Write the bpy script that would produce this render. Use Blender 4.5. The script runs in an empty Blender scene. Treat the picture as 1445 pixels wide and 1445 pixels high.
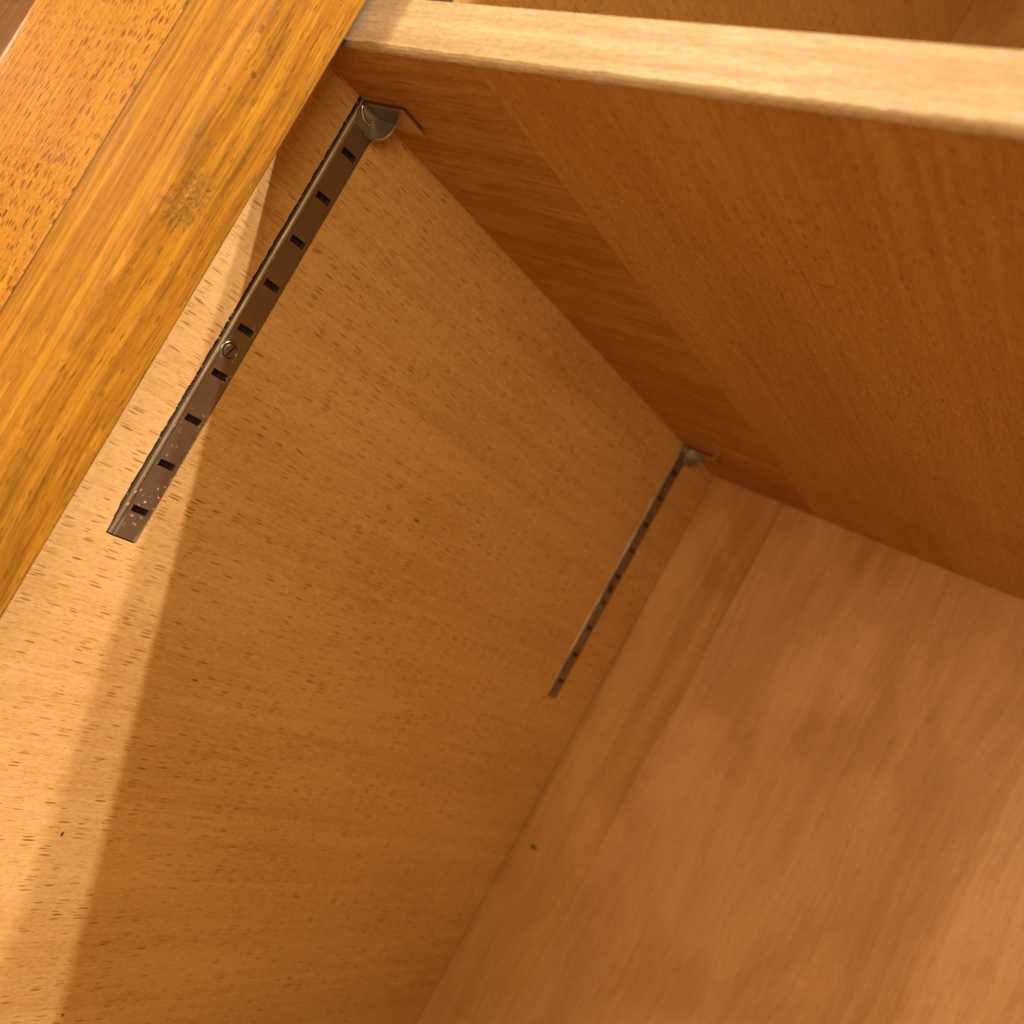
import bpy, bmesh, math, random
from mathutils import Vector, Matrix
random.seed(7)
scene = bpy.context.scene
C = scene.collection

# ---------------------------------------------------------------- camera, light, exposure
cam_d = bpy.data.cameras.new("camera")
cam = bpy.data.objects.new("camera", cam_d); C.objects.link(cam); scene.camera = cam
# rows: image right, image down, view direction, in cabinet axes (x right, y into the cabinet, z up)
RR = [(0.75841709, 0.44149991, 0.47945943),
      (0.37799780, 0.30132941, -0.87539605),
      (-0.53096251, 0.84514994, 0.06164738)]
r, d, f = (Vector(v) for v in RR)
m = Matrix((( r.x, -d.x, -f.x), (r.y, -d.y, -f.y), (r.z, -d.z, -f.z))).to_4x4()
m.translation = Vector((0.335, -0.17387, -0.13149))
cam.matrix_world = m
cam_d.sensor_width = 36.0
cam_d.lens = 36.0 * 1320.36 / 1445.0
cam_d.shift_x = -(882.24 - 722.5) / 1445.0
cam_d.shift_y = (805.33 - 722.5) / 1445.0
cam_d.clip_start = 0.005; cam_d.clip_end = 50
cam_d.dof.use_dof = True
cam_d.dof.focus_distance = 0.36
cam_d.dof.aperture_fstop = 9.5

world = bpy.data.worlds.new("World"); scene.world = world; world.use_nodes = True
bg = world.node_tree.nodes["Background"]
bg.inputs[0].default_value = (1.0, 0.62, 0.16, 1); bg.inputs[1].default_value = 0.60

def lamp(name, loc, power, radius, col=(1.0, 0.73, 0.42), kind='POINT'):
    l = bpy.data.lights.new(name, kind); l.energy = power; l.color = col
    l.shadow_soft_size = radius
    o = bpy.data.objects.new(name, l); C.objects.link(o); o.location = loc
    return o
lamp("ceiling_spot", (0.90, -0.465, 1.50), 200, 0.014, (1.0, 0.84, 0.76))
lamp("ceiling_spot.001", (0.86, -0.345, 1.50), 170, 0.02, (1.0, 0.84, 0.76))
lamp("room_lamp", (-0.85, -1.25, 1.25), 195, 0.08)
lamp("front_fill", (0.62, -0.60, -0.03), 12.0, 0.18, (1.0, 0.75, 0.46))  # unseen fill lamp added to brighten the inside from the front
lamp("room_lamp.002", (-0.95, -1.75, 0.22), 60, 0.16, (1.0, 0.75, 0.45))
lamp("edge_gloss_lamp", (-1.62, -0.09, 0.20), 3.5, 0.09, (1.0, 0.80, 0.60))  # unseen lamp added to put gloss on the board's rounded edge

scene.view_settings.view_transform = 'Standard'
scene.view_settings.look = 'None'
scene.view_settings.exposure = 0.0
scene.view_settings.gamma = 1.0
scene.cycles.max_bounces = 12
scene.cycles.diffuse_bounces = 8
scene.cycles.caustics_reflective = False
scene.cycles.use_denoising = True
scene.cycles.denoising_prefilter = 'NONE'
scene.cycles.sample_clamp_indirect = 4.0

# ---------------------------------------------------------------- shader helpers
class N:
    def __init__(s, name):
        s.m = bpy.data.materials.new(name); s.m.use_nodes = True
        s.t = s.m.node_tree; s.b = s.t.nodes["Principled BSDF"]
        g = s.t.nodes.new("ShaderNodeNewGeometry"); s.pos = g.outputs["Position"]
        x = s.t.nodes.new("ShaderNodeSeparateXYZ"); s.t.links.new(s.pos, x.inputs[0])
        s.xyz = x.outputs
    def put(s, sock, v):
        if hasattr(v, "is_output") or isinstance(v, bpy.types.NodeSocket): s.t.links.new(v, sock)
        else: sock.default_value = v
    def math(s, op, a, b=0.0, c=None, clamp=False):
        n = s.t.nodes.new("ShaderNodeMath"); n.operation = op; n.use_clamp = clamp
        s.put(n.inputs[0], a); s.put(n.inputs[1], b)
        if c is not None: s.put(n.inputs[2], c)
        return n.outputs[0]
    def vec(s, x, y, z=0.0):
        n = s.t.nodes.new("ShaderNodeCombineXYZ")
        for i, v in enumerate((x, y, z)): s.put(n.inputs[i], v)
        return n.outputs[0]
    def noise(s, v, scale=1.0, detail=3.0, rough=0.55, dist=0.0, color=False):
        n = s.t.nodes.new("ShaderNodeTexNoise"); s.put(n.inputs["Vector"], v)
        n.inputs["Scale"].default_value = scale; n.inputs["Detail"].default_value = detail
        n.inputs["Roughness"].default_value = rough; n.inputs["Distortion"].default_value = dist
        return n.outputs["Color" if color else "Fac"]
    def map(s, v, a, b, c=0.0, d=1.0, smooth=False):
        n = s.t.nodes.new("ShaderNodeMapRange"); n.clamp = True
        if smooth: n.interpolation_type = 'SMOOTHSTEP'
        s.put(n.inputs[0], v)
        for i, k in enumerate((a, b, c, d)): s.put(n.inputs[1 + i], k)
        return n.outputs[0]
    def mix(s, fac, a, b, mode='MIX'):
        n = s.t.nodes.new("ShaderNodeMix"); n.data_type = 'RGBA'; n.blend_type = mode
        s.put(n.inputs[0], fac)
        for sock, v in ((n.inputs[6], a), (n.inputs[7], b)):
            s.put(sock, (*v, 1) if isinstance(v, tuple) and len(v) == 3 else v)
        return n.outputs[2]
    def flecks(s, u, w, lu, lw, lo=0.10, hi=0.34, keep=0.45, soft=0.10, seed=0.0, wob=0.18):
        """Spindle-shaped dashes: u along the grain, w across it, one per cell of lu x lw metres."""
        uu = s.math('ADD', s.math('DIVIDE', u, lu), seed); ww = s.math('ADD', s.math('DIVIDE', w, lw), seed * 3.1)
        nz = s.noise(s.vec(s.math('MULTIPLY', uu, 1.3), s.math('MULTIPLY', ww, 0.35)), 1.0, 2.0)
        ww = s.math('ADD', ww, s.math('MULTIPLY', s.math('SUBTRACT', nz, 0.5), wob * 2.2))
        n2 = s.noise(s.vec(s.math('MULTIPLY', uu, 5.0), s.math('MULTIPLY', ww, 2.0)), 1.0, 2.0)
        ww = s.math('ADD', ww, s.math('MULTIPLY', s.math('SUBTRACT', n2, 0.5), wob * 1.0))
        v = s.t.nodes.new("ShaderNodeTexVoronoi"); v.voronoi_dimensions = '2D'; v.feature = 'F1'
        v.inputs["Scale"].default_value = 1.0
        s.put(v.inputs["Vector"], s.vec(uu, ww))
        sp = s.t.nodes.new("ShaderNodeSeparateColor"); s.put(sp.inputs[0], v.outputs["Color"])
        rad = s.map(sp.outputs[0], 1.0 - keep, 1.0, lo, hi)
        on = s.math('GREATER_THAN', sp.outputs[0], 1.0 - keep)
        mk = s.math('DIVIDE', s.math('SUBTRACT', rad, v.outputs["Distance"]), soft, clamp=True)
        amp = s.map(sp.outputs[1], 0.0, 1.0, 0.35, 1.0)
        return s.math('MULTIPLY', s.math('MULTIPLY', mk, on), amp)
    def spot(s, p, rx, ry, rz, wob=0.5):
        """Mask of one stain at point p."""
        nz = s.noise(s.pos, 420.0, 2.0)
        t = None
        for i, (c, k) in enumerate(zip(p, (rx, ry, rz))):
            q = s.math('POWER', s.math('DIVIDE', s.math('SUBTRACT', s.xyz[i], c), k), 2.0)
            t = q if t is None else s.math('ADD', t, q)
        t = s.math('ADD', t, s.math('MULTIPLY', s.math('SUBTRACT', nz, 0.5), wob * 3))
        return s.map(t, 0.5, 1.2, 1.0, 0.0)
    def bump(s, h, strength, dist):
        n = s.t.nodes.new("ShaderNodeBump"); n.inputs["Strength"].default_value = strength
        n.inputs["Distance"].default_value = dist; s.put(n.inputs["Height"], h)
        s.put(s.b.inputs["Normal"], n.outputs[0])
    def done(s, col, rough, spec=0.4, coat=0.0, coat_rough=0.15):
        s.put(s.b.inputs["Base Color"], col); s.put(s.b.inputs["Roughness"], rough)
        s.b.inputs["Specular IOR Level"].default_value = spec
        s.b.inputs["Coat Weight"].default_value = coat; s.b.inputs["Coat Roughness"].default_value = coat_rough
        return s.m

def beech(name, along, across, base=(0.64, 0.43, 0.172), dark=(0.47, 0.262, 0.072), fleck=(0.235, 0.085, 0.013),
          lu=0.0100, lw=0.0015, lo=0.08, hi=0.32, keep=0.6, fleck_amt=0.95, band=0.35, stains=(), rough=0.45, fine=1.0, streak=0.45, seed=0.0):
    s = N(name); ax = dict(x=0, y=1, z=2)
    u, w = s.xyz[ax[along]], s.xyz[ax[across]]
    # slow colour drift, growth bands, fine fibres
    drift = s.noise(s.vec(s.math('MULTIPLY', u, 7.0), s.math('MULTIPLY', w, 16.0), seed), 1.0, 3.0)
    bands = s.noise(s.vec(s.math('MULTIPLY', u, 3.0), s.math('MULTIPLY', w, 110.0), seed + 2), 1.0, 3.0, 0.6, 0.4)
    fib = s.noise(s.vec(s.math('MULTIPLY', u, 70.0), s.math('MULTIPLY', w, 780.0), seed + 4), 1.0, 3.0, 0.7)
    ray = s.noise(s.vec(s.math('MULTIPLY', u, 330.0), s.math('MULTIPLY', w, 760.0), seed + 7), 1.0, 3.0, 0.75)
    long = s.noise(s.vec(s.math('MULTIPLY', u, 9.0), s.math('MULTIPLY', w, 330.0), seed + 9), 1.0, 3.0, 0.6)
    k = s.math('ADD', s.math('MULTIPLY', s.map(drift, 0.3, 0.7), 0.45), s.math('MULTIPLY', s.map(bands, 0.3, 0.7), band))
    k = s.math('ADD', k, s.math('MULTIPLY', s.math('SUBTRACT', fib, 0.5), 1.3 * fine))
    k = s.math('ADD', k, s.math('MULTIPLY', s.math('SUBTRACT', ray, 0.5), 1.5 * fine))
    k = s.math('ADD', k, s.math('MULTIPLY', s.math('SUBTRACT', long, 0.5), 1.2 * streak), clamp=True)
    col = s.mix(k, base, dark)
    f1 = s.flecks(u, w, lu, lw, lo, hi, keep, 0.10, seed + 0.3)
    f2 = s.flecks(u, w, lu * 0.5, lw * 0.6, 0.06, 0.28, 0.6, 0.16, seed + 5.7)
    dens = s.map(s.noise(s.vec(s.math('MULTIPLY', u, 22.0), s.math('MULTIPLY', w, 45.0), seed + 11), 1.0, 2.0), 0.32, 0.62, 0.35, 1.0)
    f1 = s.math('MULTIPLY', f1, dens)
    fl = s.math('MAXIMUM', s.math('MULTIPLY', f1, fleck_amt), s.math('MULTIPLY', f2, 0.55 * fleck_amt))
    col = s.mix(fl, col, fleck)
    for p, rx, ry, rz, c, a in stains:
        col = s.mix(s.math('MULTIPLY', s.spot(p, rx, ry, rz), a), col, c)
    h = s.math('SUBTRACT', s.math('ADD', s.math('MULTIPLY', fib, 0.5), s.math('MULTIPLY', ray, 0.5)), s.math('MULTIPLY', fl, 0.9))
    s.bump(h, 0.30, 0.00035)
    return s.done(col, s.map(fib, 0.2, 0.8, rough - 0.06, rough + 0.10), 0.35)

def lacquered(name, pale, mid, deep, pits=False, rough_patch=False, seed=0.0, coat=0.10, pore=(0.11, 0.042, 0.006)):
    """Golden varnished hardwood, grain along z, usable on the front and on the inner face."""
    s = N(name); u = s.xyz[2]; w = s.math('SUBTRACT', s.xyz[0], s.xyz[1])
    slope = s.noise(s.vec(s.math('MULTIPLY', u, 5.0), s.math('MULTIPLY', w, 9.0), seed), 1.0, 2.0)
    w2 = s.math('ADD', w, s.math('MULTIPLY', slope, 0.012))
    big = s.noise(s.vec(s.math('MULTIPLY', u, 2.2), s.math('MULTIPLY', w2, 75.0), seed), 1.0, 3.0, 0.55, 0.3)
    mid_n = s.noise(s.vec(s.math('MULTIPLY', u, 12.0), s.math('MULTIPLY', w2, 330.0), seed + 3), 1.0, 3.0, 0.6, 0.15)
    fib = s.noise(s.vec(s.math('MULTIPLY', u, 42.0), s.math('MULTIPLY', w2, 950.0), seed + 5), 1.0, 3.0, 0.65)
    glint = s.noise(s.vec(s.math('MULTIPLY', u, 60.0), s.math('MULTIPLY', w2, 760.0), seed + 8), 1.0, 2.0, 0.6)
    col = s.mix(s.map(big, 0.32, 0.68), mid, pale)
    col = s.mix(s.map(mid_n, 0.46, 0.70, 0.0, 0.62), col, deep)
    col = s.mix(s.map(fib, 0.47, 0.64, 0.0, 0.48), col, deep)
    col = s.mix(s.map(glint, 0.56, 0.70, 0.0, 0.38), col, tuple(min(1.0, v * 1.35) for v in pale))
    if pits:
        p1 = s.flecks(u, w2, 0.0066, 0.0026, 0.14, 0.44, 0.85, 0.22, seed + 1.0, 0.10)
        p2 = s.flecks(u, w2, 0.0040, 0.0013, 0.10, 0.30, 0.60, 0.20, seed + 9.0, 0.10)
        pm = s.math('MAXIMUM', p1, s.math('MULTIPLY', p2, 0.6))
    else:
        p1 = s.flecks(u, w2, 0.0095, 0.0012, 0.07, 0.24, 0.45, 0.12, seed + 1.0, 0.14)
        p2 = s.flecks(u, w2, 0.0045, 0.0008, 0.07, 0.24, 0.45, 0.14, seed + 6.0, 0.14)
        pm = s.math('MAXIMUM', p1, s.math('MULTIPLY', p2, 0.5))
    col = s.mix(s.math('MULTIPLY', pm, 0.92 if pits else 0.70), col, pore)
    h = s.math('SUBTRACT', s.math('ADD', s.math('MULTIPLY', fib, 0.30), s.math('MULTIPLY', mid_n, 0.55)), s.math('MULTIPLY', pm, 1.3 if pits else 0.7))
    if rough_patch:
        # worn knotty patch and a small knot on the inner face
        mk = s.spot((0.027, -0.0195, -0.0770), 0.02, 0.0056, 0.0120, 0.9)
        kn = s.noise(s.vec(s.math('MULTIPLY', s.xyz[0], 900.0), s.math('MULTIPLY', s.xyz[1], 1100.0), s.math('MULTIPLY', u, 620.0)), 1.0, 4.0, 0.65, 0.6)
        col = s.mix(s.math('MULTIPLY', mk, s.map(kn, 0.40, 0.60, 0.10, 0.6)), col, (0.10, 0.048, 0.006))
        h = s.math('ADD', h, s.math('MULTIPLY', s.math('MULTIPLY', mk, s.math('SUBTRACT', kn, 0.5)), 1.3))
        k1 = s.spot((0.027, -0.0215, -0.0315), 0.02, 0.0011, 0.0013, 0.3)
        col = s.mix(s.math('MULTIPLY', k1, 0.85), col, (0.14, 0.05, 0.012))
    s.bump(h, 0.9 if pits else 0.6, 0.0007)
    return s.done(col, s.map(mid_n, 0.3, 0.7, 0.40, 0.55), 0.20, coat, 0.16)

def metal(name, col, rough, speckle=0.0, metallic=0.9, tint=None):
    s = N(name)
    n1 = s.noise(s.pos, 90.0, 3.0); n2 = s.noise(s.pos, 1500.0, 2.0)
    c = s.mix(s.map(n1, 0.3, 0.7), col, tuple(v * 0.72 for v in col) if tint is None else tint)
    if speckle:
        w = s.math('ADD', s.xyz[0], s.xyz[1])
        v = s.t.nodes.new("ShaderNodeTexVoronoi"); v.feature = 'F1'; v.inputs["Scale"].default_value = 720.0
        nz = s.noise(s.pos, 500.0, 2.0, 0.5, 0.0, True)
        mv = s.t.nodes.new("ShaderNodeVectorMath"); mv.operation = 'MULTIPLY_ADD'
        s.put(mv.inputs[0], nz); mv.inputs[1].default_value = (0.0022,) * 3; s.put(mv.inputs[2], s.pos)
        s.put(v.inputs["Vector"], mv.outputs[0])
        sp = s.t.nodes.new("ShaderNodeSeparateColor"); s.put(sp.inputs[0], v.outputs["Color"])
        rad = s.map(sp.outputs[0], 0.62, 1.0, 0.0, 0.46)
        mk = s.math('DIVIDE', s.math('SUBTRACT', rad, v.outputs["Distance"]), 0.12, clamp=True)
        patch = s.map(s.noise(s.pos, 60.0, 2.0), 0.42, 0.60)
        low = s.map(s.xyz[2], -0.075, -0.115)
        mk = s.math('MULTIPLY', mk, s.math('MULTIPLY', patch, s.math('MULTIPLY_ADD', low, 0.85, 0.15)))
        c = s.mix(s.math('MULTIPLY', mk, speckle), c, (0.66, 0.55, 0.42))
        s.put(s.b.inputs["Metallic"], s.math('MULTIPLY', s.math('SUBTRACT', 1.0, mk), metallic))
    else:
        s.b.inputs["Metallic"].default_value = metallic
    s.bump(n2, 0.12, 0.0002)
    return s.done(c, s.map(n1, 0.25, 0.75, rough - 0.06, rough + 0.08), 0.5)

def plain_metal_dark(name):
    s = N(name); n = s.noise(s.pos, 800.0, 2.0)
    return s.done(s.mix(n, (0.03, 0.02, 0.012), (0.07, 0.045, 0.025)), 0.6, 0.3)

BROWN = (0.16, 0.06, 0.018)
M_side = beech("beech_side", 'y', 'z', stains=(
    ((0, 0.166, -0.1308), 0.02, 0.0024, 0.0009, BROWN, 0.85),
    ((0, 0.0788, -0.3115), 0.02, 0.0006, 0.0012, (0.03, 0.015, 0.01), 0.95),
    ((0, 0.0977, -0.2363), 0.02, 0.0018, 0.0004, (0.10, 0.04, 0.02), 0.8),
    ((0, 0.168, -0.176), 0.02, 0.0030, 0.0016, BROWN, 0.35),
    ((0, 0.126, -0.398), 0.02, 0.0006, 0.0010, (0.03, 0.015, 0.01), 0.9)))
M_shelf = beech("beech_shelf", 'y', 'x', base=(0.49, 0.310, 0.100), dark=(0.33, 0.170, 0.040), fleck=(0.21, 0.075, 0.015),
                lu=0.0060, lw=0.0021, lo=0.08, hi=0.34, keep=0.8, fleck_amt=0.72, streak=0.8, seed=3.0,
                stains=(((0.205, 0.262, 0), 0.012, 0.010, 0.02, (0.28, 0.09, 0.02), 0.22),
                        ((0.240, 0.300, 0), 0.030, 0.018, 0.02, (0.25, 0.10, 0.025), 0.25),
                        ((0.150, 0.345, 0), 0.050, 0.022, 0.02, (0.25, 0.10, 0.025), 0.18),
                        ((0.187, 0.085, 0), 0.004, 0.0012, 0.02, (0.40, 0.10, 0.03), 0.7)))
M_end = beech("beech_end_strip", 'x', 'y', base=(0.48, 0.298, 0.094), dark=(0.29, 0.143, 0.031), fleck=(0.22, 0.075, 0.018),
              lu=0.026, lw=0.0016, lo=0.10, hi=0.38, keep=0.75, fleck_amt=0.9, band=0.7, streak=0.9, seed=8.0)
M_lip = beech("beech_front_edge", 'x', 'z', base=(0.43, 0.355, 0.22), dark=(0.28, 0.185, 0.083), fleck=(0.48, 0.27, 0.11),
              lu=0.018, lw=0.0016, lo=0.06, hi=0.22, keep=0.45, fleck_amt=0.6, band=0.75, seed=12.0, rough=0.5)
def veneer(name, base, dark, seed, stains=()):
    s = N(name); u, w = s.xyz[2], s.xyz[0]
    wav = s.noise(s.vec(s.math('MULTIPLY', u, 6.0), s.math('MULTIPLY', w, 10.0), seed), 1.0, 3.0)
    w2 = s.math('ADD', w, s.math('MULTIPLY', wav, 0.03))
    blot = s.noise(s.vec(s.math('MULTIPLY', u, 11.0), s.math('MULTIPLY', w, 19.0), seed + 1), 1.0, 4.0, 0.55, 0.6)
    st = s.noise(s.vec(s.math('MULTIPLY', u, 3.2), s.math('MULTIPLY', w2, 85.0), seed + 2), 1.0, 4.0, 0.6, 0.5)
    st2 = s.noise(s.vec(s.math('MULTIPLY', u, 9.0), s.math('MULTIPLY', w2, 260.0), seed + 3), 1.0, 3.0, 0.6, 0.3)
    fib = s.noise(s.vec(s.math('MULTIPLY', u, 110.0), s.math('MULTIPLY', w, 520.0), seed + 4), 1.0, 3.0, 0.7)
    band = s.map(s.noise(s.vec(s.math('MULTIPLY', u, 1.5), s.math('MULTIPLY', w, 9.0), seed + 6), 1.0, 2.0), 0.38, 0.62, 0.15, 1.0)
    k = s.math('MULTIPLY', s.math('MULTIPLY', s.map(st, 0.40, 0.66), 0.55), band)
    k = s.math('ADD', k, s.math('MULTIPLY', s.map(st2, 0.40, 0.72), 0.30))
    k = s.math('ADD', k, s.math('MULTIPLY', s.map(blot, 0.36, 0.60), 0.52))
    k = s.math('ADD', k, s.math('MULTIPLY', s.math('SUBTRACT', fib, 0.5), 0.75), clamp=True)
    col = s.mix(k, base, dark)
    fl = s.flecks(u, w2, 0.011, 0.0026, 0.06, 0.26, 0.4, 0.14, seed)
    col = s.mix(s.math('MULTIPLY', fl, 0.32), col, (0.28, 0.11, 0.03))
    for p, rx, ry, rz, c, a in stains:
        col = s.mix(s.math('MULTIPLY', s.spot(p, rx, ry, rz), a), col, c)
    s.bump(fib, 0.15, 0.0003)
    return s.done(col, 0.42, 0.4)
M_back_a = veneer("veneer_back_yellow", (0.64, 0.405, 0.180), (0.45, 0.245, 0.080), 2.0,
                  (((0.015, 0.403, -0.2895), 0.0030, 0.05, 0.0017, (0.07, 0.032, 0.014), 0.85),
                   ((0.030, 0.403, -0.062), 0.010, 0.05, 0.016, (0.33, 0.15, 0.045), 0.16),
                   ((0.010, 0.403, -0.318), 0.012, 0.05, 0.012, (0.36, 0.16, 0.06), 0.14)))
M_back_b = veneer("veneer_back_pink", (0.68, 0.430, 0.235), (0.47, 0.260, 0.110), 9.0)
M_stile = lacquered("varnished_stile", (0.430, 0.212, 0.019), (0.265, 0.108, 0.007), (0.100, 0.043, 0.002), rough_patch=True, seed=1.0)
M_board = lacquered("varnished_board", (0.44, 0.212, 0.018), (0.36, 0.155, 0.011), (0.22, 0.076, 0.005), pits=True, seed=14.0, coat=0.18, pore=(0.13, 0.042, 0.005))
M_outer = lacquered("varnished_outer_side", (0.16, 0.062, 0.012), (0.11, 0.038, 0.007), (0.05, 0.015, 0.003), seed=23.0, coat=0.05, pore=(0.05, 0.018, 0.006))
M_rail = metal("brown_tinned_steel", (0.31, 0.245, 0.175), 0.42, 0.32, 0.85, tint=(0.23, 0.18, 0.125))
M_shade_dirt = plain_metal_dark("shade_and_dirt")  # dirt of the joint, and shade painted into slots and screw heads
M_tab = metal("polished_tab", (0.62, 0.54, 0.42), 0.20, 0.0, 1.0)
M_clip = metal("grey_green_steel", (0.37, 0.355, 0.28), 0.40, 0.0, 0.80, tint=(0.26, 0.25, 0.19))
M_screw = metal("screw_steel", (0.34, 0.29, 0.24), 0.32, 0.0, 0.9)

# ---------------------------------------------------------------- mesh helpers
def link(name, me, mat, parent=None, smooth=False):
    o = bpy.data.objects.new(name, me); C.objects.link(o)
    if mat: me.materials.append(mat)
    if parent is not None:
        off = world_loc(parent)
        me.transform(Matrix.Translation(-off)); o.parent = parent
    if smooth:
        for p in me.polygons: p.use_smooth = True
    return o
def world_loc(o):
    v = Vector(o.location)
    while o.parent: o = o.parent; v = v + Vector(o.location)
    return v
def from_bm(name, bm, mat, parent=None, smooth=False):
    bmesh.ops.recalc_face_normals(bm, faces=bm.faces)
    me = bpy.data.meshes.new(name); bm.to_mesh(me); bm.free()
    return link(name, me, mat, parent, smooth)
def box(bm, x0, x1, y0, y1, z0, z1, bevel=0.0, seg=2):
    t = bmesh.new()
    vs = [t.verts.new((x, y, z)) for x in (x0, x1) for y in (y0, y1) for z in (z0, z1)]
    for q in ((0,1,3,2), (4,6,7,5), (0,4,5,1), (2,3,7,6), (0,2,6,4), (1,5,7,3)): t.faces.new([vs[i] for i in q])
    bmesh.ops.recalc_face_normals(t, faces=t.faces)
    if bevel: bmesh.ops.bevel(t, geom=t.edges[:], offset=bevel, segments=seg, profile=0.5, affect='EDGES')
    me = bpy.data.meshes.new("tmp"); t.to_mesh(me); t.free(); bm.from_mesh(me); bpy.data.meshes.remove(me)
def loft(bm, rings, closed=True, caps=True):
    """Skin between rings of points (lists of equal length)."""
    vr = [[bm.verts.new(p) for p in ring] for ring in rings]
    n = len(vr[0])
    for a, b in zip(vr, vr[1:]):
        for i in range(n if closed else n - 1):
            j = (i + 1) % n
            bm.faces.new((a[i], a[j], b[j], b[i]))
    if caps and closed:
        bm.faces.new(vr[0][::-1]); bm.faces.new(vr[-1])
def wander(seed, amp, step):
    """A small smooth random walk along z, for hand-worn edges."""
    rnd = random.Random(seed); tab = {}
    def g(z):
        k = math.floor(z / step); t = z / step - k
        for i in (k, k + 1):
            if i not in tab: tab[i] = rnd.uniform(-1, 1)
        t = t * t * (3 - 2 * t)
        return amp * (tab[k] * (1 - t) + tab[k + 1] * t)
    return g
def empty(name, loc, label=None, cat=None, group=None, parent=None):
    o = bpy.data.objects.new(name, None); C.objects.link(o); o.location = loc; o.empty_display_size = 0.02
    if label: o['label'] = label
    if cat: o['category'] = cat
    if group: o['group'] = group
    if parent: o.parent = parent
    return o

# ---------------------------------------------------------------- the cabinet
Z0, Z1, XW, YB = -0.50, 0.52, 0.56, 0.4029
RAIL_TOP, RAIL_BOT = 0.190, -0.1895
RAILS = (0.0300, 0.3480)                # y of each rail's near edge
RW = 0.0118                              # rail width
cab = empty("cabinet", (0.0, 0.0, Z0), "open beech cabinet with a golden varnished front frame, seen from inside under its shelf", "cabinet")

# the floor it stands on
def floor_mat():
    s = N("floor_boards"); n = s.noise(s.vec(s.math('MULTIPLY', s.xyz[0], 3.0), s.math('MULTIPLY', s.xyz[1], 30.0)), 1.0, 4.0)
    return s.done(s.mix(n, (0.14, 0.07, 0.032), (0.22, 0.12, 0.055)), 0.5)
bm = bmesh.new(); box(bm, -3.0, 3.5, -3.5, 0.9, Z0 - 0.06, Z0 - 0.0185)
fl = from_bm("floor", bm, floor_mat()); fl['kind'] = "structure"; fl['label'] = "wooden floor under the cabinet"

# side panel with two routed grooves for the rails (ragged near edge)
bm = bmesh.new()
rag = [wander(11, 0.00016, 0.0016), wander(12, 0.00016, 0.004), wander(15, 0.00010, 0.0006)]
def near_edge(y, z, k):
    e = rag[0](z + k) + rag[1](z + k) + rag[2](z + k)
    base = 0.0012 if z < 0.02 else 0.0012
    taper = min(1.0, max(0.0, (z - RAIL_BOT - 0.003) / 0.010))
    return y - base * (0.35 + 0.65 * taper) - abs(e) * (0.4 + taper)
zg = [RAIL_BOT - 0.0006]
while zg[-1] < RAIL_TOP: zg.append(zg[-1] + 0.00055)
def col_y(z):
    return [-0.0018,
            near_edge(RAILS[0], z, 0), RAILS[0] + RW + 0.0004 + abs(rag[2](z + 5)) * 0.8,
            near_edge(RAILS[1], z, 3), RAILS[1] + RW + 0.0004 + abs(rag[2](z + 9)) * 0.8, YB]
rows = [Z0] + zg + [Z1]
grid = []
for i, z in enumerate(rows):
    zz = min(max(z, zg[0]), zg[-1])
    grid.append([bm.verts.new((0.0, y, z)) for y in col_y(zz)])
GD = -0.0078
floor_v = {}
for i in range(len(rows) - 1):
    for j in range(5):
        groove = j in (1, 3) and 0 < i < len(rows) - 2
        a, b, c, d_ = grid[i][j], grid[i][j+1], grid[i+1][j+1], grid[i+1][j]
        if not groove:
            bm.faces.new((a, b, c, d_))
        else:
            f4 = []
            for v in (a, b, c, d_):
                if v not in floor_v: floor_v[v] = bm.verts.new((GD, v.co.y, v.co.z))
                f4.append(floor_v[v])
            bm.faces.new(f4)
            bm.faces.new((a, d_, f4[3], f4[0])); bm.faces.new((b, f4[1], f4[2], c))
            if i == 1: bm.faces.new((a, f4[0], f4[1], b))
            if i == len(rows) - 3: bm.faces.new((d_, c, f4[2], f4[3]))
# body behind the face
box(bm, -0.018, -0.0082, -0.0018, YB, Z0, Z1)
for zz in (Z0, Z1):
    bm.faces.new([bm.verts.new(p) for p in ((-0.0056, -0.0018, zz), (0, -0.0018, zz), (0, YB, zz), (-0.0056, YB, zz))])
bm.faces.new([bm.verts.new(p) for p in ((-0.0056, -0.0018, Z0), (0, -0.0018, Z0), (0, -0.0018, Z1), (-0.0056, -0.0018, Z1))])
from_bm("side_panel", bm, M_side, cab)
bm = bmesh.new(); box(bm, XW, XW + 0.018, -0.0018, YB, Z0, Z1, 0.0004, 1)
from_bm("side_panel", bm, M_side, cab)
bm = bmesh.new(); box(bm, -0.018, XW + 0.018, -0.0018, YB, Z1 + 0.0003, Z1 + 0.018, 0.0004, 1)
from_bm("top_panel", bm, M_shelf, cab)
bm = bmesh.new(); box(bm, -0.018, XW + 0.018, -0.0018, YB, Z0 - 0.018, Z0 - 0.0003, 0.0004, 1)
from_bm("bottom_panel", bm, M_end, cab)

# unseen overhang added at the top to keep the spots off the upper wall
bm = bmesh.new(); prof = [(-0.0018, 0.500), (-0.085, 0.500), (-0.110, 0.505), (-0.110, 0.530), (-0.0018, 0.560)]
loft(bm, [[(x, y, z) for y, z in prof] for x in (-0.44, XW + 0.05)])
from_bm("top_shade_block", bm, M_stile, cab)

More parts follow.
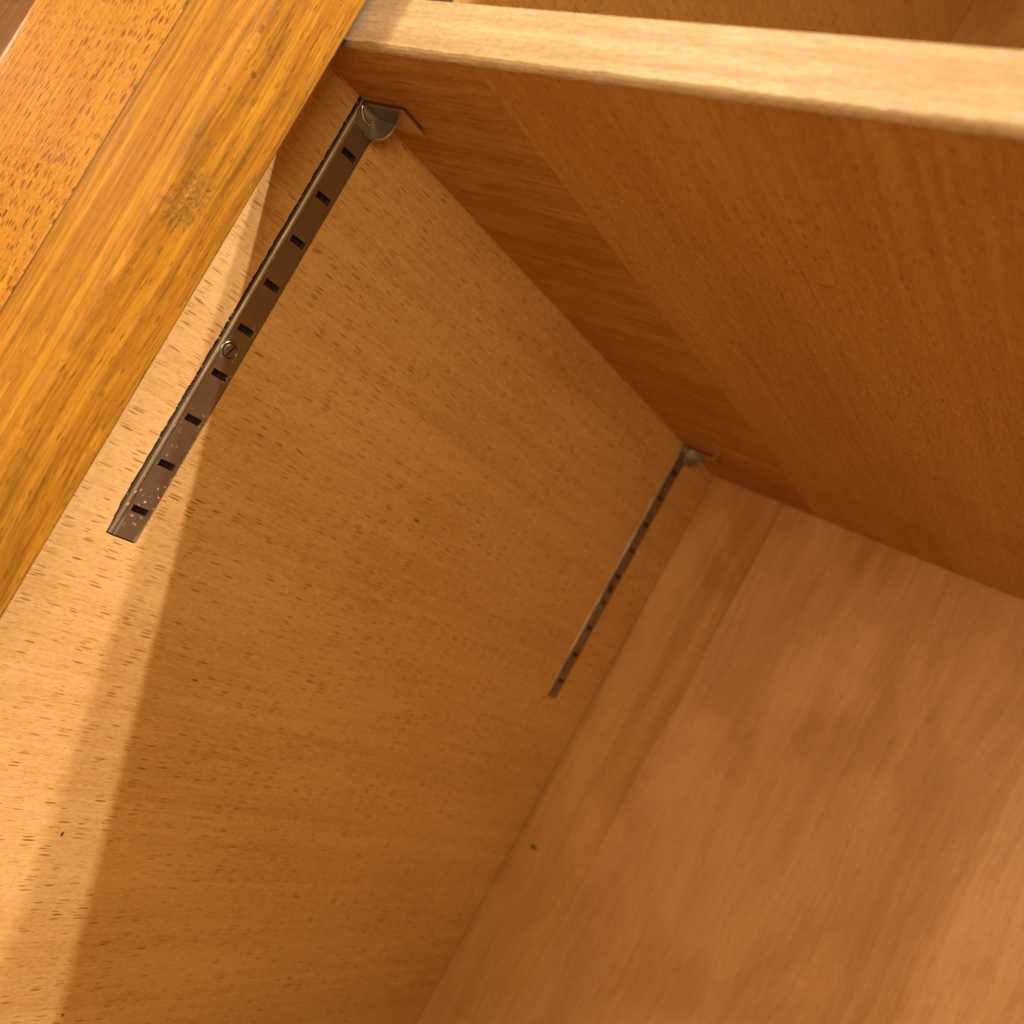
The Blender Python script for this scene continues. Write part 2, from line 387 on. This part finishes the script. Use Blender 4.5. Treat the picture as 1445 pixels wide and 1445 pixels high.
# back: a board with veneer sheets joined edge to edge
bm = bmesh.new(); box(bm, -0.018, XW + 0.018, YB + 0.0012, YB + 0.0072, Z0, Z1)
back = from_bm("back_panel", bm, M_back_a, cab)
jw = wander(31, 0.0012, 0.05)
def sheet(x0f, x1f, y, mat):
    bm = bmesh.new(); zs = [Z0 + (Z1 - Z0) * i / 120 for i in range(121)]
    loft(bm, [[(x0f(z), y, z), (x1f(z), y, z), (x1f(z), YB + 0.0011, z), (x0f(z), YB + 0.0011, z)] for z in zs])
    o = from_bm("veneer_sheet", bm, mat, back); return o
seam = lambda z: 0.0585 + jw(z) - 0.010 * z
gap = lambda z: 0.00006 + 0.0005 * min(1.0, max(0.0, (z + 0.17) / 0.10))
sheet(lambda z: 0.0008, lambda z: seam(z) - gap(z), YB + 0.0002, M_back_a)
sheet(lambda z: seam(z) + gap(z), lambda z: 0.365, YB - 0.00005, M_back_b)
sheet(lambda z: 0.3653, lambda z: XW - 0.0004, YB + 0.0001, M_back_a)

# front frame: inner stile, joined edge to edge with a wide pitted board; darker outer side beyond
def post(name, x0, x1, y0, y1, rx0, rx1, mat, seed, worn=0.0, segs=5):
    """Vertical post; front (y0) arrises rounded by rx0 (left) and rx1 (right), slightly uneven."""
    bm = bmesh.new(); g0, g1 = wander(seed, worn, 0.012), wander(seed + 1, worn, 0.017)
    zs = [Z0 - 0.018 + (Z1 - Z0 + 0.036) * i / 190 for i in range(191)]
    rings = []
    for z in zs:
        a, b = rx0 + abs(g0(z)), rx1 + abs(g1(z))
        p = [(x0, y1, z)]
        by = min(a, 0.0055)
        for i in range(segs + 1):
            t = math.pi / 2 * i / segs
            p.append((x0 + a - a * math.cos(t), y0 + by - by * math.sin(t), z))
        for i in range(segs + 1):
            t = math.pi / 2 * i / segs
            p.append((x1 - b + b * math.sin(t), y0 + b - b * math.cos(t), z))
        b2 = 0.0008
        p += [(x1, y1 - b2, z), (x1 - b2, y1, z)]
        rings.append(p)
    loft(bm, rings)
    o = from_bm(name, bm, mat, cab, True)
    o.data.set_sharp_from_angle(angle=math.radians(40))
    return o
post("stile", -0.0240, 0.0270, -0.0270, -0.0022, 0.0003, 0.0014, M_stile, 51, 0.00015)
o = post("edge_board", -0.1500, -0.0247, -0.0271, -0.0024, 0.0170, 0.0003, M_board, 57, 0.00012, 12)
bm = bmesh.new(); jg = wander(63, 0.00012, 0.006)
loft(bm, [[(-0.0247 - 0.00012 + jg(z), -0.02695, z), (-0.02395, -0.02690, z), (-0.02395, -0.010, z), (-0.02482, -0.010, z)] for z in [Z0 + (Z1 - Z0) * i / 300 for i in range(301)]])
from_bm("joint_line", bm, M_shade_dirt, cab)
bm = bmesh.new(); box(bm, -0.43, -0.0183, -0.0020, 0.016, Z0, Z1, 0.0003, 1)  # unseen panel added to stop light leaking through the joint
from_bm("gap_light_stop", bm, M_outer, cab)
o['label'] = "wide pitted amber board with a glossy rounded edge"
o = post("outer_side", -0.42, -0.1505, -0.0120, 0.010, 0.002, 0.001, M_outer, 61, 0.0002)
o['label'] = "dark brown streaked board past the glossy edge"

# slotted shelf rails: a pressed channel with a rounded near edge, real slots, one slotted screw
PITCH = 0.01977
FIRST = -0.0195
SLOT_H = 0.0028
def rail_mesh(y):
    bm = bmesh.new()
    xf, th = 0.00035, 0.0009
    r = 0.0021
    # face ladder with slots
    sy0, sy1 = y + 0.0034, y + 0.0100
    zsl = []
    k = 0
    zc = FIRST
    cs = [FIRST - PITCH * i for i in range(-12, 9)]
    cs = [c for c in cs if RAIL_BOT + 0.004 < c < RAIL_TOP - 0.004]
    brk = [RAIL_BOT]
    for c in sorted(cs): brk += [c - SLOT_H / 2, c + SLOT_H / 2]
    brk.append(RAIL_TOP)
    ys = [y + r, sy0, sy1, y + RW - 0.0005]
    V = [[bm.verts.new((xf, yy, z)) for yy in ys] for z in brk]
    for i in range(len(brk) - 1):
        for j in range(3):
            if j == 1 and i % 2 == 1: continue
            bm.faces.new((V[i][j], V[i][j+1], V[i+1][j+1], V[i+1][j]))
    # slot walls
    for i in range(1, len(brk) - 1, 2):
        q = [V[i][1], V[i][2], V[i+1][2], V[i+1][1]]
        w = [bm.verts.new((xf - th, v.co.y, v.co.z)) for v in q]
        for a in range(4):
            b = (a + 1) % 4
            bm.faces.new((q[a], q[b], w[b], w[a]))
    # rounded near edge and flange, then the far flange
    prof = [(xf, y + r)]
    for i in range(1, 7):
        t = math.pi / 2 * i / 6
        prof.append((xf - r + r * math.cos(t), y + r - r * math.sin(t)))
    prof += [(-0.0046, y), (-0.0046, y + th), (xf - r, y + th), (xf - th, y + r)]
    loft(bm, [[(px, py, z) for px, py in prof] for z in (RAIL_BOT, RAIL_TOP)], closed=False)
    ye = y + RW
    prof = [(xf, ye - 0.0005), (xf - 0.0005, ye), (-0.0046, ye), (-0.0046, ye - th), (xf - th, ye - th)]
    loft(bm, [[(px, py, z) for px, py in prof] for z in (RAIL_BOT, RAIL_TOP)], closed=False)
    bm.faces.new([bm.verts.new(v) for v in ((-0.0044, y + 0.0012, RAIL_BOT), (-0.0044, y + RW - 0.0012, RAIL_BOT), (-0.0044, y + RW - 0.0012, RAIL_TOP), (-0.0044, y + 0.0012, RAIL_TOP))]).material_index = 1  # added dark plate puts the shade behind the slots into colour
    # bottom lip closing the channel end
    p = [bm.verts.new(v) for v in ((xf, y + r, RAIL_BOT), (xf, ye - 0.0005, RAIL_BOT), (xf - th, ye - 0.0005, RAIL_BOT), (xf - th, y + r, RAIL_BOT))]
    bm.faces.new(p)
    bmesh.ops.remove_doubles(bm, verts=bm.verts, dist=0.000005)
    return bm
def screw_mesh(y, z, ang):
    """Countersunk head in two halves with a slot between, inside a dark dished ring."""
    bm = bmesh.new(); R = 0.0026; xs = 0.00115; g = 0.00034; n = 22
    ca, sa = math.cos(ang), math.sin(ang)
    def P(u, v, x): return (x, y + u * ca - v * sa, z + u * sa + v * ca)
    for sgn in (1, -1):
        a0 = math.asin(g / R)
        ang_l = [a0 + (math.pi - 2 * a0) * i / n for i in range(n + 1)]
        top, mid, bot = [], [], []
        for t in ang_l:
            u, v = R * math.cos(t), sgn * R * math.sin(t)
            top.append(P(u * 0.90, sgn * max(abs(v) * 0.90, g), xs)); mid.append(P(u, v, xs - 0.0003)); bot.append(P(u, v, 0.0))
        loft(bm, [bot, mid, top])
    fl = [bm.verts.new(P(1.14 * R * math.cos(2*math.pi*i/32), 1.14 * R * math.sin(2*math.pi*i/32), 0.00043)) for i in range(32)]
    bm.faces.new(fl).material_index = 1  # dark disc paints in the shade of the screw slot and rim gap
    ring0 = [P(R * math.cos(2*math.pi*i/40), R * math.sin(2*math.pi*i/40), 0.00040) for i in range(40)]
    return bm
def ring_mesh(y, z):
    bm = bmesh.new(); n = 40; rings = []
    for rr, x in ((0.0030, -0.0002), (0.0030, 0.00044), (0.0032, 0.00068), (0.00345, 0.00056), (0.0037, 0.00036)):
        rings.append([(x, y + rr * math.cos(2*math.pi*i/n), z + rr * math.sin(2*math.pi*i/n)) for i in range(n)])
    loft(bm, rings, True, False); return bm
for y, tilt, lab in ((RAILS[0], math.radians(72), "near slotted rail, brown metal with bright scuffs"), (RAILS[1], math.radians(20), "far slotted rail, small and dark in the back corner")):
    rail = from_bm("shelf_rail", rail_mesh(y), M_rail, cab); rail['label'] = lab
    rail.data.materials.append(M_shade_dirt)
    rail.data.set_sharp_from_angle(angle=math.radians(35))
    for p in rail.data.polygons: p.use_smooth = True
    sc = from_bm("screw", screw_mesh(y + 0.0052, -0.1085, tilt), M_screw, rail)
    sc.data.materials.append(M_shade_dirt)
    if y > 0.1: sc.data.materials[0] = M_shade_dirt  # far screw all dark: the shade of a hole put into its colour
    sh = from_bm("screw_rim", ring_mesh(y + 0.0052, -0.1085), M_screw, rail, True)
    # wood shavings torn out along the routed edge
    bm = bmesh.new(); rnd = random.Random(5)
    for i in range(26):
        z = rnd.uniform(-0.15, 0.0) if i > 4 else rnd.uniform(-0.125, -0.095)
        e = near_edge(y, z, 0 if y < 0.1 else 3)
        L, w = rnd.uniform(0.0004, 0.0011), rnd.uniform(0.00008, 0.0002)
        a = rnd.uniform(-0.6, 0.3); dy, dz = L * math.cos(a), L * math.sin(a)
        p = [(0.00012, e - 0.0002, z - w), (0.00012, e - 0.0002, z + w), (0.0004, e + dy, z + dz)]
        q = [(-0.0003, v[1], v[2]) for v in p]
        loft(bm, [q, p])
    o = from_bm("torn_fibre", bm, M_side, cab); o['kind'] = "stuff"

# ---------------------------------------------------------------- the shelf, resting on clips
TH = 0.0198
XL, XR, XS = 0.0012, XW - 0.0015, 0.0872
shelf = empty("shelf", (XL, 0.0, 0.0), "thick beech shelf with a pale sunlit-looking front edge, lying on metal clips", "shelf")
shelf['label'] = "thick beech shelf with a pale bright front edge, resting on the metal clips"
bm = bmesh.new(); sw = wander(71, 0.0010, 0.06)
# main board and end strip meet in a visible joint
ys = [0.0012 + (YB - 0.0024 - 0.0012) * i / 60 for i in range(61)]
loft(bm, [[(XS + sw(y) + 0.0002, y, 0.0), (XR, y, 0.0), (XR, y, TH), (XS + sw(y) + 0.0002, y, TH)] for y in ys])
from_bm("shelf_board", bm, M_shelf, shelf)
bm = bmesh.new()
loft(bm, [[(XL, y, 0.00030), (XS + sw(y) - 0.0001, y, 0.00030), (XS + sw(y) - 0.0001, y, TH - 0.0001), (XL, y, TH - 0.0001)] for y in ys])
from_bm("end_strip", bm, M_end, shelf)
# front edge band: soft ragged lower arris, crisp upper arris
bm = bmesh.new(); e1, e2, e3 = wander(81, 0.0006, 0.0020), wander(82, 0.0003, 0.011), wander(84, 0.0007, 0.0035)
xs = [XL + (XR - XL) * i / 420 for i in range(421)]
rings = []
for x in xs:
    q = e1(x) + e2(x); s2 = abs(e3(x))
    rings.append([(x, 0.00115, TH + 0.00005), (x, 0.0003, TH + 0.00005), (x, 0.0, TH - 0.0004),
                  (x, 0.0, 0.0018 + 0.4 * q), (x, 0.0004, 0.0008 + 0.3 * q), (x, 0.0011, 0.0001 ), (x, 0.0014 + s2 + max(0, q), -0.00022 ),
                  (x, 0.0020 + s2 + max(0, q) * 1.6, -0.00003), (x, 0.00118, 0.0001)])
loft(bm, rings)
from_bm("front_edge", bm, M_lip, shelf, False)

# ---------------------------------------------------------------- clips hooked into the rails
def clip(y, label):
    t = empty("shelf_clip", (0.0, y, 0.0), label, "bracket", "metal clips under the shelf")
    y0, y1 = y + 0.0002, y + 0.0136
    th = 0.0009
    # tab under the shelf: thin plate, clipped outer corner, slight downward bead along its end
    bm = bmesh.new(); g = 0.0005
    out = [(0.0010, y0), (0.0245, y0), (0.0260, y0 + 0.0010), (0.0256, y1 - 0.0006), (0.0250, y1), (0.0010, y1)]
    rings = [[(px, py, -g) for px, py in out], [(px, py, -g - th * 0.75) for px, py in out],
             [(px - 0.00025 * (px > 0.02), py + (0.0002 if py < y + 0.005 else -0.0002), -g - th) for px, py in out]]
    loft(bm, rings)
    from_bm("support_tab", bm, M_tab, t)
    # leg: plate on the rail face that bends over into the tab, rounded lower corners
    bm = bmesh.new(); n = 8; yl, yr = y0 + 0.0003, y0 + 0.0112
    prof = [(0.0011, -0.0088), (0.0012, -0.0045)]
    for i in range(n + 1):
        a = math.pi / 2 * i / n
        prof.append((0.0012 + 0.0030 * (1 - math.cos(a)), -0.0045 + 0.0030 * math.sin(a)))
    rings = []
    for k, (px, pz) in enumerate(prof):
        ins = 0.0020 if k == 0 else 0.0
        rings.append([(px, yl + ins, pz), (px, yr - ins, pz), (px - 0.0007, yr - ins, pz + 0.0007 * (k > 1)), (px - 0.0007, yl + ins, pz + 0.0007 * (k > 1))])
    loft(bm, rings)
    o = from_bm("leg", bm, M_clip, t, True); o.data.set_sharp_from_angle(angle=math.radians(35))
    # rounded tongue standing out from the leg, folded along a crease
    bm = bmesh.new(); yc = y + 0.0078; tk = 0.0011
    pts = [(0.0011, -0.0014), (0.0011, -0.0098)]
    for i in range(15):
        a = math.pi / 2 * i / 14
        pts.append((0.0044 + 0.0078 * math.sin(a) ** 0.9, -0.0034 - 0.0072 * math.cos(a) ** 0.9))
    pts.append((0.0122, -0.0014))
    def ring(off, k, lean):
        cx, cz = 0.0060, -0.0045
        return [(cx + (px - cx) * k, yc + off + lean * max(0.0, px - 0.0050), cz + (pz - cz) * k) for px, pz in pts]
    loft(bm, [ring(-tk / 2 + 0.0003, 0.93, 0.32), ring(-tk / 2 + 0.0001, 0.98, 0.32), ring(-tk / 4, 1.0, 0.32), ring(tk / 4, 1.0, 0.32), ring(tk / 2, 0.95, 0.32)])
    o = from_bm("gusset", bm, M_clip, t, True); o.data.set_sharp_from_angle(angle=math.radians(40))
    # small rolled hook that grips the slot edge at the near top corner
    bm = bmesh.new(); rings = []
    for i in range(9):
        a = math.pi * 0.55 * i / 8
        cx, cz = 0.0018, -0.0010 - 0.0046 * math.sin(a)
        cy = y0 + 0.0060 - 0.0058 * math.cos(a) * (1 if i < 8 else 1)
        rings.append([(cx + 0.00055 * math.cos(b), cy + 0.0004 * math.sin(b), cz + 0.00045 * math.sin(b)) for b in [2 * math.pi * k / 8 for k in range(8)]])
    loft(bm, rings)
    from_bm("hook", bm, M_tab, t, True)
    return t
clip(RAILS[0], "larger near metal clip on the scuffed brown rail, touching the shelf beside the varnished stile")
clip(RAILS[1], "small far metal clip at the back corner of the cabinet, on the dark distant rail")
